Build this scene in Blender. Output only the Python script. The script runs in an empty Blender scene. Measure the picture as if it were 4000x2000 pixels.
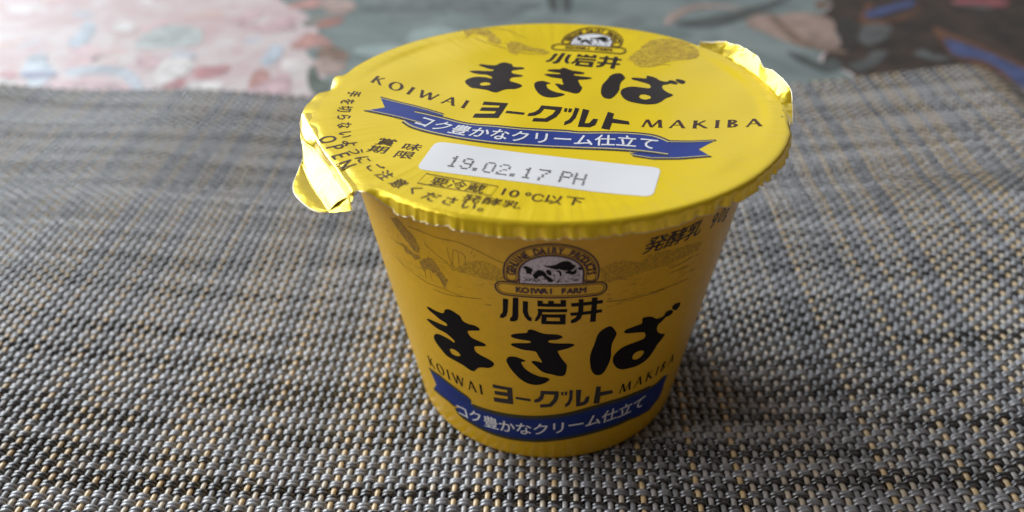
import bpy, bmesh, math, random
from mathutils import Matrix, Vector, noise
from mathutils.geometry import tessellate_polygon

random.seed(7)
MM = 0.001
scene = bpy.context.scene
COL = scene.collection

# ------------------------------------------------------------------ camera
cam_data = bpy.data.cameras.new('camera')
cam = bpy.data.objects.new('camera', cam_data)
COL.objects.link(cam)
scene.camera = cam
_yaw, _pit, _rol = -.0537, .6013, -.0174
fw = Vector((math.sin(_yaw) * math.cos(_pit), math.cos(_yaw) * math.cos(_pit), -math.sin(_pit)))
rt = fw.cross(Vector((0, 0, 1))).normalized()
up = rt.cross(fw)
_c, _s = math.cos(_rol), math.sin(_rol)
rt, up = rt * _c + up * _s, up * _c - rt * _s
M = Matrix((rt, up, -fw)).transposed().to_4x4()
M.translation = Vector((0, -122.5, 110.02)) * MM
cam.matrix_world = M
cam_data.sensor_fit = 'HORIZONTAL'
cam_data.sensor_width = 36.0
cam_data.lens = 36.0 * 3206 / 4000
cam_data.clip_start = 0.005
cam_data.clip_end = 20.0
cam_data.dof.use_dof = True
cam_data.dof.focus_distance = 0.124
cam_data.dof.aperture_fstop = 28.85 / 2.2

# ------------------------------------------------------------------ light
world = bpy.data.worlds.new('World')
scene.world = world
world.use_nodes = True
world.node_tree.nodes['Background'].inputs['Color'].default_value = (1.0, 0.80, 0.62, 1)
world.node_tree.nodes['Background'].inputs['Strength'].default_value = 0.115


def area(name, az, el, dist, w, h, radiance, color):
    """a rectangular lamp (window pane or added reflection lamp), azimuth from +y towards +x"""
    az, el = math.radians(az), math.radians(el)
    d = Vector((math.sin(az) * math.cos(el), math.cos(az) * math.cos(el), math.sin(el)))
    L = bpy.data.lights.new(name, 'AREA')
    L.shape = 'RECTANGLE'
    L.size, L.size_y = w, h
    L.energy = radiance * math.pi * w * h
    L.color = color
    o = bpy.data.objects.new(name, L)
    o.location = d * dist
    o.rotation_euler = (-d).to_track_quat('-Z', 'Y').to_euler()
    COL.objects.link(o)
    return o


area('window_light', -53, 29, 1.4, 0.95, 1.15, 7.9, (0.86, 0.94, 1.0))
area('side_window_light', -98, 32, 1.4, 1.00, 1.00, 4.6, (0.95, 0.97, 1.0))
area('added_reflection_light', -16, 30, 1.5, 0.50, 0.95, 0.50, (0.80, 0.88, 1.0))  # added lamp, mirrored as a soft veil in the lid foil
area('added_reflection_light_far', 25, 30, 1.5, 0.75, 0.95, 0.50, (0.80, 0.88, 1.0))  # second added lamp; the gap between leaves a darker band in the lid

vs = scene.view_settings
vs.view_transform = 'Standard'
vs.look = 'None'
vs.exposure = 0.0
vs.gamma = 1.0
vs.use_curve_mapping = False
scene.cycles.max_bounces = 8

# ------------------------------------------------------------------ traced outlines
# cup pieces: (degrees round the cup, mm above the mat); lid pieces: mm in the print's own frame;
# tab creases: mm in space; tablecloth prints: mm on the table
D={}
D['MA']=[(-39.11,31.91),(-37.63,32.16),(-35.7,32.09),(-32.83,32.25),(-31.92,32.66),(-31.37,33.31),(-30.2,33.77),(-28.76,33.85),(-26.96,33.49),(-25.97,33.2),(-25.41,32.37),(-23.64,32.05),(-21.55,32.11),(-20.34,31.81),(-20.05,31.42),(-20.75,31.12),(-22.66,30.76),(-24.23,30.35),(-24.24,29.81),(-23.35,29.1),(-21.54,28.83),(-19.5,28.58),(-18.67,28.18),(-19.67,27.79),(-21.32,27.51),(-22.77,27.14),(-22.94,26.46),(-22.53,25.89),(-20.99,25.45),(-18.64,25.04),(-17.13,24.54),(-16.83,24.02),(-17.63,23.32),(-19.1,22.77),(-21.11,22.52),(-22.79,22.04),(-24.4,20.97),(-25.36,20.75),(-26.83,20.93),(-29.17,21.42),(-32.34,21.64),(-35.33,21.85),(-37.4,22.76),(-39.1,23.75),(-39.73,24.67),(-39.05,25.62),(-37.61,26.32),(-35.57,26.64),(-32.94,26.63),(-31.15,26.38),(-30.41,26.29),(-30.13,26.64),(-31.15,27.2),(-33.43,27.77),(-36.06,27.77),(-38.35,28.0),(-39.97,28.32),(-40.9,28.63),(-39.57,29.07),(-37.03,29.28),(-34.66,29.41),(-32.39,29.57),(-31.8,29.9),(-32.11,30.26),(-34.5,30.51),(-36.54,31.0),(-38.37,31.34)]
D['MAH']=[(-33.04,24.02),(-31.72,24.47),(-30.03,24.35),(-29.09,23.93),(-29.06,23.55),(-30.48,23.1),(-32.12,23.04),(-32.97,23.38)]
D['KI']=[(-10.56,31.45),(-9.93,31.87),(-8.28,32.19),(-6.43,32.42),(-5.74,32.59),(-5.49,33.09),(-4.81,33.3),(-3.69,33.19),(-2.35,32.81),(-0.78,32.5),(1.02,32.44),(2.82,32.34),(3.97,32.06),(4.32,31.79),(4.0,31.53),(2.65,31.2),(0.83,31.12),(0.26,30.85),(0.61,30.58),(2.23,30.41),(4.54,30.33),(6.86,30.23),(7.94,29.92),(7.39,29.54),(5.56,29.08),(3.24,28.68),(3.39,28.13),(4.28,27.01),(5.32,26.05),(6.11,25.27),(6.08,24.13),(5.79,23.18),(5.07,22.72),(3.56,22.75),(1.54,23.16),(-0.7,23.52),(-2.19,24.15),(-3.41,25.05),(-4.73,25.93),(-4.11,26.24),(-2.66,26.12),(-1.57,25.97),(-1.81,26.53),(-2.52,27.34),(-3.22,28.32),(-4.52,28.53),(-7.12,28.63),(-9.01,28.93),(-10.3,29.25),(-10.76,29.47),(-10.13,29.81),(-8.21,30.04),(-6.09,30.2),(-4.8,30.41),(-4.91,30.67),(-5.6,30.81),(-7.22,30.87),(-9.08,30.98),(-10.12,31.15)]
D['KI2']=[(-12.56,25.58),(-12.1,26.3),(-11.18,26.68),(-9.44,26.77),(-7.51,26.39),(-6.67,26.18),(-6.8,25.94),(-7.8,25.71),(-7.72,25.15),(-6.9,24.27),(-5.44,23.51),(-3.7,22.93),(-1.95,22.52),(-0.19,22.37),(0.83,21.99),(0.58,21.59),(-0.68,20.98),(-2.48,20.53),(-4.28,20.44),(-6.34,20.71),(-8.62,21.6),(-10.32,22.79),(-11.5,23.82),(-12.17,24.69)]
D['BA1']=[(17.47,32.99),(18.19,32.98),(19.03,32.52),(19.97,31.68),(20.52,30.98),(20.13,30.07),(19.62,29.08),(19.59,27.63),(19.92,26.29),(19.85,25.0),(19.36,23.75),(18.57,22.53),(17.62,21.99),(16.28,21.98),(15.13,22.42),(14.02,23.51),(13.44,24.91),(13.08,26.45),(13.26,27.91),(13.78,29.12),(14.17,30.33),(14.55,31.53),(15.46,32.38),(16.56,32.77)]
D['BA2']=[(22.93,31.01),(23.33,31.38),(24.84,31.53),(26.67,31.61),(28.41,31.68),(28.58,32.16),(28.28,32.74),(28.88,32.95),(30.62,32.74),(32.24,32.28),(33.74,31.57),(35.37,31.33),(36.88,31.45),(37.11,31.9),(38.1,32.15),(39.74,31.87),(40.62,31.37),(40.5,30.88),(39.23,30.72),(37.84,30.85),(36.82,30.34),(35.71,30.02),(35.16,29.55),(35.43,28.68),(36.54,27.76),(38.27,27.01),(39.83,26.6),(39.83,26.11),(38.83,25.4),(37.63,24.72),(36.91,23.81),(36.0,22.94),(34.7,22.15),(32.63,21.64),(30.15,21.49),(27.33,21.66),(24.88,21.95),(22.95,22.65),(21.52,23.77),(20.83,24.83),(20.94,25.94),(22.02,26.86),(23.72,27.47),(25.83,27.69),(28.62,27.73),(30.62,27.82),(31.15,28.32),(30.66,29.15),(29.63,29.57),(27.23,30.0),(24.96,30.34),(23.44,30.61)]
D['BAH']=[(27.9,24.2),(28.36,24.94),(29.59,25.22),(31.17,25.03),(32.13,24.61),(32.22,24.02),(31.23,23.42),(30.07,23.23),(28.6,23.52)]
D['BA3']=[(39.65,32.33),(40.03,32.82),(41.36,32.86),(43.21,32.46),(43.37,31.68),(42.58,31.23),(41.68,31.24),(40.5,31.75)]
D['KOI']=[[(-11.96,39.21),(-10.49,39.2),(-10.92,36.71),(-11.37,35.66),(-12.34,35.13),(-13.38,35.1),(-13.05,35.81),(-12.43,36.21),(-12.26,36.73)],[(-9.22,39.67),(-7.73,39.73),(-8.01,35.81),(-8.29,35.11),(-9.22,34.69),(-10.46,34.66),(-10.39,35.34),(-9.8,35.65),(-9.64,36.17)],[(-6.6,39.16),(-5.19,39.15),(-5.36,37.15),(-5.03,36.18),(-4.28,35.71),(-4.53,35.03),(-5.4,35.23),(-6.24,35.94),(-6.73,36.9)],[(-2.71,39.47),(-1.31,39.43),(-1.31,38.87),(0.11,38.89),(0.1,39.45),(1.56,39.46),(1.58,38.9),(3.36,38.88),(3.32,39.61),(4.78,39.54),(4.87,38.2),(-2.72,38.26)],[(-2.73,37.77),(5.23,37.73),(5.21,37.09),(-1.35,37.12),(-2.11,35.8),(-2.88,35.18),(-3.53,35.16),(-3.3,35.76),(-2.75,36.45),(-2.57,37.08)],[(6.11,38.89),(14.77,38.93),(14.79,38.25),(6.28,38.15)],[(6.06,36.93),(14.8,37.02),(14.93,36.35),(6.23,36.26)],[(8.14,39.6),(9.41,39.52),(9.65,36.74),(9.04,35.45),(7.78,34.84),(6.48,34.65),(6.42,35.33),(7.68,35.86),(8.23,36.83)],[(11.62,39.68),(13.13,39.62),(13.43,34.58),(11.83,34.64)]]
D['IWABOX']=[[(-1.63,36.68),(4.88,36.67),(4.96,34.52),(-1.72,34.6)],[(-0.27,36.01),(3.34,35.97),(3.34,35.23),(-0.3,35.27)]]
D['YOG']=[[(-18.34,18.92),(-11.46,19.05),(-11.53,14.71),(-18.57,14.4),(-18.58,15.5),(-13.3,15.89),(-13.33,16.57),(-17.96,16.39),(-17.92,17.32),(-13.28,17.6),(-13.28,18.21),(-18.3,18.02)],[(-10.46,16.88),(-5.36,16.72),(-5.39,16.09),(-10.52,16.25)],[(-1.92,19.04),(3.97,18.93),(4.05,17.55),(3.52,16.31),(1.76,14.91),(-2.14,14.62),(-2.14,15.48),(0.91,15.7),(2.28,16.95),(2.63,18.03),(-0.73,18.16),(-1.12,16.92),(-2.33,16.1),(-4.17,15.85),(-4.15,16.64),(-2.93,17.01),(-2.12,17.81)],[(4.76,18.75),(5.55,18.73),(5.63,17.81),(4.91,17.83)],[(5.95,18.77),(6.82,18.73),(6.82,17.82),(6.11,17.79)],[(7.49,19.09),(8.69,19.02),(8.75,16.71),(8.09,15.35),(6.51,14.58),(6.35,15.44),(7.2,16.03),(7.62,17.1)],[(9.68,19.04),(11.5,18.89),(11.59,15.55),(12.81,15.74),(13.45,16.91),(14.7,16.92),(14.56,15.38),(13.4,14.73),(10.26,14.56)],[(16.56,19.12),(18.28,18.87),(18.39,17.49),(22.83,17.18),(23.31,16.32),(18.65,16.37),(18.65,14.49),(16.42,14.67)]]
D['CRT']=[(-38.6,8.02),(-28.07,11.24),(-22.06,11.3),(-15.03,11.48),(-6.22,11.81),(2.27,12.34),(8.56,12.92),(14.9,13.6),(21.47,14.01),(28.62,13.92),(33.81,13.83),(40.26,13.49)]
D['CRB']=[(-37.85,7.61),(-36.27,6.3),(-28.95,5.45),(-21.08,4.97),(-13.67,4.94),(-4.28,5.24),(2.56,5.7),(7.1,5.97),(13.96,6.41),(21.08,6.7),(28.75,6.73),(34.23,6.95)]
D['CLT']=[(-49.19,14.18),(-42.6,14.59),(-35.34,13.85),(-29.78,12.97),(-28.39,12.28),(-28.76,11.51),(-27.44,10.92),(-38.1,8.07),(-41.73,8.48),(-50.62,8.35),(-47.09,10.7)]
D['CRTAIL']=[(40.11,13.22),(43.75,12.98),(48.15,13.63),(51.29,13.13),(50.75,10.55),(51.4,8.9),(50.41,7.19),(45.96,5.85),(39.51,6.19),(33.17,6.74),(33.39,7.52),(40.11,8.46)]
D['LAND']=[[(-36.82,41.92),(-34.73,42.98),(-33.11,43.52),(-31.47,43.6),(-30.48,42.75),(-30.0,41.93),(-29.29,41.0),(-28.41,40.57),(-27.61,40.27),(-28.42,39.77),(-29.26,38.47),(-29.84,38.33),(-30.26,39.04),(-30.36,39.5),(-31.16,40.26),(-32.09,40.68),(-33.65,40.93),(-34.78,40.96),(-36.18,39.82),(-36.61,40.81),(-37.13,40.99)],[(-46.71,43.28),(-45.79,43.24),(-42.68,43.66),(-40.85,43.4),(-38.58,42.93),(-36.35,43.19),(-36.61,42.36),(-38.66,41.6),(-40.25,42.18),(-42.29,42.08),(-43.02,43.11),(-45.27,42.93)],[(-45.49,47.78),(-41.84,48.74),(-40.61,48.19),(-39.15,47.55),(-37.64,47.05),(-36.35,46.19),(-35.78,44.39),(-36.52,43.46),(-38.31,43.46),(-39.6,44.48),(-41.69,45.28),(-43.66,46.37)]]
D['LANDF']=[[(-20.48,45.13),(-17.74,45.84),(-15.21,45.88),(-12.62,45.28),(-11.08,44.53),(-11.07,42.71),(-14.06,42.38),(-17.05,42.61),(-20.59,42.68),(-24.06,42.69),(-26.0,42.62),(-22.5,44.19)],[(13.15,45.19),(15.05,45.9),(18.09,46.15),(21.4,45.62),(23.83,44.87),(25.28,45.96),(28.01,46.06),(33.09,45.62),(38.75,45.19),(44.25,44.37),(44.61,42.92),(40.1,42.91),(34.44,42.77),(29.18,42.99),(24.42,42.96),(20.07,42.42),(15.75,42.35),(13.57,42.73)]]
D['LANDL']=[[(-38.24,48.13),(-32.47,48.25),(-28.3,48.19),(-22.53,48.46),(-17.4,47.65),(-13.46,46.67),(-10.51,46.08)],[(-26.15,46.8),(-25.82,44.78),(-25.13,43.1)],[(-25.38,43.05),(-24.38,46.54),(-22.77,46.68),(-21.15,46.06),(-21.59,43.74)],[(-23.0,46.64),(-23.39,43.43)],[(-51.29,39.43),(-43.07,38.57),(-36.53,37.81),(-30.35,38.05),(-24.2,37.76),(-18.79,38.23)],[(-33.41,46.0),(-29.54,44.63),(-27.31,43.89),(-25.69,42.84)],[(-47.4,39.99),(-47.06,38.82)],[(-35.43,40.8),(-36.1,38.73)],[(-33.8,40.58),(-33.75,38.68)],[(-43.72,39.81),(-42.21,38.81)],[(-34.21,36.95),(-29.61,37.09),(-24.25,37.58)],[(15.67,38.41),(21.19,38.15),(26.07,37.95),(34.11,37.67)],[(33.49,41.91),(37.73,41.83),(42.09,42.24)],[(28.54,38.11),(36.96,37.78),(43.62,37.43)],[(34.29,40.8),(41.58,40.53)],[(15.72,42.51),(15.64,43.44)],[(18.97,42.42),(18.56,44.6)],[(24.72,42.76),(24.65,43.68)]]
D['HAKKOU']=[(24.04,46.31),(23.93,48.79),(30.41,47.19),(30.03,49.27),(35.96,46.73),(35.6,48.96),(42.48,46.46),(41.03,48.69),(45.48,46.83),(52.71,46.42)]
D['LRT']=[(-19.71,-8.75),(-14.77,-9.77),(-10.53,-10.93),(-6.16,-11.11),(-1.91,-11.11),(4.16,-10.11),(6.89,-10.05),(13.25,-8.98),(17.28,-8.99),(19.71,-10.26)]
D['LRB']=[(-20.3,-12.94),(-18.02,-14.57),(-13.16,-16.12),(-8.68,-16.93),(-3.74,-16.88),(1.01,-16.33),(5.3,-15.7),(7.9,-15.45),(14.09,-14.9),(17.16,-14.71),(20.09,-14.89)]
D['LTL']=[(-27.18,-4.81),(-20.46,-6.93),(-15.17,-8.67),(-14.83,-10.11),(-17.21,-10.44),(-17.73,-12.95),(-20.34,-12.16),(-23.56,-11.27),(-27.7,-10.34),(-24.96,-8.46)]
D['LTR']=[(19.73,-10.44),(23.19,-9.83),(26.38,-8.74),(24.14,-12.25),(26.0,-14.32),(21.83,-15.68),(18.12,-16.4),(15.49,-16.13),(14.93,-15.35),(17.12,-14.33),(19.59,-14.45)]
D['TREE']=[(9.87,21.94),(10.97,25.52),(12.25,29.85),(15.28,31.81),(18.38,30.88),(20.77,28.22),(21.67,25.07),(20.78,22.71),(18.6,21.43),(16.44,20.16),(15.12,18.3),(12.41,17.19),(10.85,18.93)]
D['COWS']=[[(-23.45,28.26),(-20.9,30.09),(-18.47,29.33),(-16.42,26.65),(-14.58,24.62),(-14.77,22.21),(-16.67,22.98),(-18.62,26.79),(-21.26,26.84),(-21.57,24.31)],[(-13.53,23.07),(-12.43,24.49),(-10.55,23.72),(-8.17,22.49),(-5.69,22.45),(-4.82,20.38),(-7.66,20.32),(-10.12,20.35),(-10.36,18.06),(-11.74,19.43)]]
D['T0']=[(-37.71,-5.34,56.3),(-35.72,-9.9,56.3),(-34.14,-13.41,56.3),(-32.0,-17.5,56.3),(-30.14,-20.65,56.3),(-29.33,-22.55,56.3),(-27.7,-25.71,56.3),(-26.12,-28.4,56.3),(-25.55,-29.86,56.3)]
D['T1']=[(-38.78,-5.43,56.2),(-36.45,-9.98,56.2),(-34.89,-13.35,56.2),(-32.58,-17.81,56.2),(-30.77,-20.95,56.2),(-29.89,-22.61,56.2),(-28.25,-25.76,56.2),(-26.73,-28.34,56.2),(-26.0,-29.9,56.2)]
D['T2']=[(-38.99,-7.02,55.25),(-37.88,-10.23,55.25),(-36.47,-12.91,55.25),(-34.64,-14.96,55.25),(-32.43,-19.05,55.25),(-31.54,-20.39,55.25),(-30.38,-22.25,55.25),(-28.76,-25.28,55.25),(-26.73,-28.91,55.25)]
D['T2b']=[(-38.97,-7.18,54.85),(-37.8,-10.78,54.85),(-36.62,-13.03,54.85),(-34.88,-14.95,54.85),(-32.87,-18.42,54.85),(-31.86,-20.0,54.85),(-30.66,-21.98,54.85),(-28.98,-25.01,54.85),(-26.86,-28.64,54.85)]
D['T3']=[(-37.53,-11.92,54.75),(-36.98,-13.16,54.45),(-36.86,-13.48,53.95),(-36.32,-16.79,53.35),(-34.44,-20.82,53.15),(-32.51,-24.19,52.95),(-30.97,-26.7,52.85),(-29.71,-29.13,52.75)]
D['T4']=[(-37.4,-12.25,54.65),(-36.98,-13.16,54.45),(-36.89,-13.16,54.05),(-36.69,-14.38,53.75),(-36.45,-16.37,53.55),(-36.45,-17.59,53.45),(-36.39,-18.98,53.35),(-36.23,-22.08,53.25),(-35.89,-23.71,53.15),(-35.26,-25.18,53.05),(-33.93,-26.93,52.95),(-32.47,-28.42,52.85),(-30.9,-29.36,52.75),(-29.65,-29.41,52.7)]
D['T3e']=[(-29.68,-29.32,52.65),(-28.31,-29.81,53.15),(-26.64,-30.51,53.75),(-25.93,-30.85,54.15)]
D['R0']=[(27.24,24.85,56.25),(29.3,21.42,56.25),(31.67,17.19,56.25),(33.93,12.08,56.25),(35.24,7.76,56.25),(35.91,4.78,56.25),(36.16,0.97,56.25),(35.39,-4.79,56.25),(34.68,-8.66,56.25)]
D['R1']=[(27.59,27.21,56.15),(29.53,25.89,56.55),(31.75,22.72,57.55),(33.23,19.55,58.05),(34.54,15.84,58.35),(35.16,12.75,58.25),(35.52,9.5,58.05),(36.61,6.59,58.25),(37.59,2.46,58.25),(37.9,1.42,57.95),(37.9,-0.61,56.95),(36.56,-7.58,55.75)]
D['teal']=[(-120.7,276.5),(-96.2,207.2),(-93.2,175.4),(-80.9,155.6),(-78.4,127.9),(-61.3,115.8),(101.3,117.9),(104.3,153.5),(97.3,168.4),(111.4,193.6),(102.7,207.5),(119.1,233.0),(128.6,274.7)]
D['brown']=[(130.4,274.7),(120.0,233.0),(103.5,207.5),(112.2,193.6),(98.7,168.4),(105.7,153.5),(102.5,117.9),(174.1,118.9),(275.7,273.6)]
D['prints']=[('sky',[(-191.3,185.8),(-192.9,197.1),(-195.8,209.1),(-193.8,210.0),(-187.7,202.2),(-183.6,187.4),(-183.7,179.6),(-188.0,180.4)]),('tealp',[(-161.6,179.7),(-163.8,195.5),(-160.4,205.7),(-146.5,203.1),(-140.3,195.6),(-138.0,182.9),(-148.7,179.0)]),('sky',[(-193.7,156.6),(-197.4,167.7),(-197.7,176.5),(-193.9,173.6),(-187.9,163.6),(-180.7,155.4),(-179.4,148.8),(-179.0,141.3),(-181.2,138.8),(-188.6,148.8)]),('denim',[(-192.2,154.0),(-180.4,153.8),(-178.8,150.1),(-189.5,149.4)]),('skyp',[(-177.3,156.8),(-167.7,160.9),(-156.0,158.3),(-146.9,149.1),(-140.9,139.2),(-143.6,136.8),(-153.0,149.1),(-163.9,152.9),(-173.2,150.8)]),('crimson',[(-129.1,154.5),(-128.0,159.8),(-121.1,162.6),(-117.1,159.9),(-118.0,153.3),(-124.2,148.0)]),('crimson',[(-132.9,133.3),(-134.8,141.7),(-132.5,148.6),(-128.3,145.5),(-127.5,138.1),(-130.5,133.4)]),('rust',[(-104.0,139.6),(-106.6,149.5),(-106.5,157.3),(-101.6,154.7),(-98.5,145.8),(-98.8,138.4)]),('rose',[(-109.6,137.1),(-103.5,139.6),(-99.6,149.5),(-95.0,154.8),(-90.8,144.6),(-90.9,132.6),(-101.0,131.4)]),('rust',[(-100.9,180.0),(-99.5,189.3),(-97.6,197.4),(-90.8,192.5),(-83.9,181.6),(-89.3,181.6),(-95.0,178.6)]),('earth',[(-88.4,171.3),(-86.6,181.6),(-76.9,174.2),(-76.1,165.7),(-83.0,168.5)]),('blush',[(-86.7,160.1),(-86.1,168.4),(-79.2,165.7),(-74.2,161.6),(-77.3,152.3),(-83.9,154.8)]),('sky',[(-107.5,164.1),(-108.2,175.5),(-107.2,183.0),(-102.6,178.5),(-101.5,166.9),(-103.2,160.0)]),('crimson',[(-201.2,154.6),(-194.6,154.0),(-191.8,149.4),(-196.7,146.8)]),('rust',[(-116.0,231.3),(-113.2,237.2),(-104.0,243.2),(-101.2,231.2),(-106.3,227.4)]),('rust',[(-98.4,207.5),(-95.4,214.5),(-87.3,215.4),(-87.9,207.5),(-94.3,202.4)]),('moss',[(-103.6,207.5),(-100.4,218.1),(-95.8,216.3),(-97.5,204.0)]),('moss',[(-87.4,154.8),(-86.5,161.5),(-81.7,149.7),(-76.5,144.7),(-76.7,135.1),(-82.4,138.6)]),('rose',[(-135.8,212.7),(-131.5,221.8),(-123.6,223.7),(-123.9,214.5),(-130.5,207.4)]),('rose',[(-155.4,166.6),(-151.3,169.5),(-145.3,165.2),(-145.6,157.0),(-149.7,157.0)]),('rose',[(-177.2,138.8),(-177.1,146.3),(-166.6,147.7),(-150.7,144.0),(-143.1,135.6),(-161.8,137.8)]),('rose',[(-128.8,205.7),(-119.3,209.2),(-110.7,216.3),(-104.6,202.3),(-115.8,197.3)]),('white',[(-142.3,149.2),(-143.7,163.9),(-137.9,168.1),(-131.1,161.2),(-132.2,150.5),(-137.3,141.7)]),('white',[(-197.8,148.7),(-193.3,146.2),(-185.1,138.8),(-187.7,136.3),(-192.1,138.7)]),('white',[(-181.3,202.2),(-180.4,210.9),(-170.7,202.2),(-172.5,195.5)]),('white',[(-127.4,141.8),(-120.3,145.6),(-113.5,143.1),(-117.3,137.0),(-124.1,135.8)]),('blush',[(-103.7,239.1),(-96.4,243.2),(-85.6,233.2),(-87.7,219.9),(-95.3,221.8)]),('peach',[(79.0,209.4),(84.0,218.1),(93.1,218.1),(103.1,221.7),(111.3,218.1),(114.0,209.5),(110.5,194.7),(109.6,184.0),(104.2,179.6),(95.3,181.0),(88.7,188.5),(83.3,197.8),(79.3,202.7)]),('earth',[(89.7,218.1),(92.0,218.1),(96.2,193.1),(101.9,182.5),(109.2,177.4),(107.4,174.6),(98.1,179.5),(91.9,188.5)]),('orange',[(125.4,214.6),(130.4,225.3),(134.4,234.6),(137.3,232.7),(129.3,218.1),(131.0,212.9),(139.4,214.6),(150.9,225.3),(157.8,236.5),(153.8,227.1),(144.9,214.6),(132.5,207.0),(125.3,206.9)]),('denim',[(128.8,216.4),(131.5,223.5),(139.5,229.0),(150.2,236.5),(156.1,238.4),(152.3,230.8),(142.3,223.5),(131.8,215.5)]),('orange',[(150.6,202.9),(153.0,203.7),(156.5,193.3),(161.9,181.3),(167.6,163.3),(168.1,151.9),(160.3,135.4),(155.5,144.5),(152.6,159.3),(146.3,169.9),(146.7,182.7)]),('denim',[(149.8,189.5),(154.1,187.2),(159.8,176.3),(165.8,159.4),(165.8,147.0),(157.2,128.7),(157.4,141.0),(157.4,159.4),(154.1,168.6),(147.3,172.7)]),('slate',[(118.8,199.5),(128.3,207.8),(134.9,204.5),(130.1,193.2),(120.5,182.6),(117.1,188.6)]),('slate',[(105.6,162.9),(113.1,168.3),(119.7,176.8),(124.3,175.4),(118.2,165.7),(108.5,156.4)]),('dusk',[(87.6,176.6),(93.2,172.4),(96.5,165.5),(102.5,169.6),(104.2,161.6),(96.0,156.3),(89.4,166.8)]),('crimson',[(171.3,238.4),(181.7,242.3),(195.2,238.3),(189.6,230.8),(180.6,232.7),(172.4,233.6)]),('blush',[(46.8,212.8),(51.3,221.7),(60.7,231.0),(73.6,231.0),(80.8,225.3),(71.8,227.2),(59.6,223.5),(51.4,212.8),(45.9,204.3)]),('dusk',[(114.1,206.1),(120.9,216.4),(122.4,202.8),(112.0,178.2),(110.4,187.0)]),('slatel',[(132.9,174.0),(138.4,178.3),(140.3,169.9),(146.3,172.7),(141.3,167.2),(135.9,168.5)]),('dusk',[(-2.4,256.5),(2.1,256.5),(2.1,225.2),(-1.3,227.8)]),('dusk',[(3.9,256.5),(9.4,256.5),(7.5,223.6),(4.7,226.8)]),('slatel',[(-83.8,227.9),(-51.2,244.8),(-6.5,233.3),(-18.1,222.5),(-57.5,225.2)]),('dusk',[(50.3,207.4),(76.9,222.5),(105.0,244.2),(84.1,217.4),(62.4,202.7)])]

# ------------------------------------------------------------------ materials
def mat(name, col, rough=0.5, spec=0.5, metal=0.0, coat=0.0, noise_amt=0.0, noise_scale=400.0, col2=None,
        bump=0.0, bump_scale=900.0, detail=3.0):
    m = bpy.data.materials.new(name)
    m.use_nodes = True
    nt = m.node_tree
    b = nt.nodes['Principled BSDF']
    b.inputs['Base Color'].default_value = (*col, 1)
    b.inputs['Roughness'].default_value = rough
    b.inputs['Specular IOR Level'].default_value = spec
    b.inputs['Metallic'].default_value = metal
    b.inputs['Coat Weight'].default_value = coat
    b.inputs['Coat Roughness'].default_value = 0.15
    tc = nt.nodes.new('ShaderNodeTexCoord')
    if noise_amt > 0 or col2:
        n = nt.nodes.new('ShaderNodeTexNoise')
        n.inputs['Scale'].default_value = noise_scale
        n.inputs['Detail'].default_value = detail
        nt.links.new(tc.outputs['Object'], n.inputs['Vector'])
        r = nt.nodes.new('ShaderNodeValToRGB')
        r.color_ramp.elements[0].position = 0.35
        r.color_ramp.elements[1].position = 0.65
        c2 = col2 or tuple(c * (1 - noise_amt) for c in col)
        r.color_ramp.elements[0].color = (*c2, 1)
        r.color_ramp.elements[1].color = (*col, 1)
        nt.links.new(n.outputs['Fac'], r.inputs['Fac'])
        nt.links.new(r.outputs['Color'], b.inputs['Base Color'])
    if bump > 0:
        n2 = nt.nodes.new('ShaderNodeTexNoise')
        n2.inputs['Scale'].default_value = bump_scale
        n2.inputs['Detail'].default_value = 3
        nt.links.new(tc.outputs['Object'], n2.inputs['Vector'])
        bp = nt.nodes.new('ShaderNodeBump')
        bp.inputs['Strength'].default_value = bump
        bp.inputs['Distance'].default_value = 0.0003
        nt.links.new(n2.outputs['Fac'], bp.inputs['Height'])
        nt.links.new(bp.outputs['Normal'], b.inputs['Normal'])
    return m


YEL_LID = (0.86, 0.625, 0.018)
YEL_CUP = (0.72, 0.415, 0.006)


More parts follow.
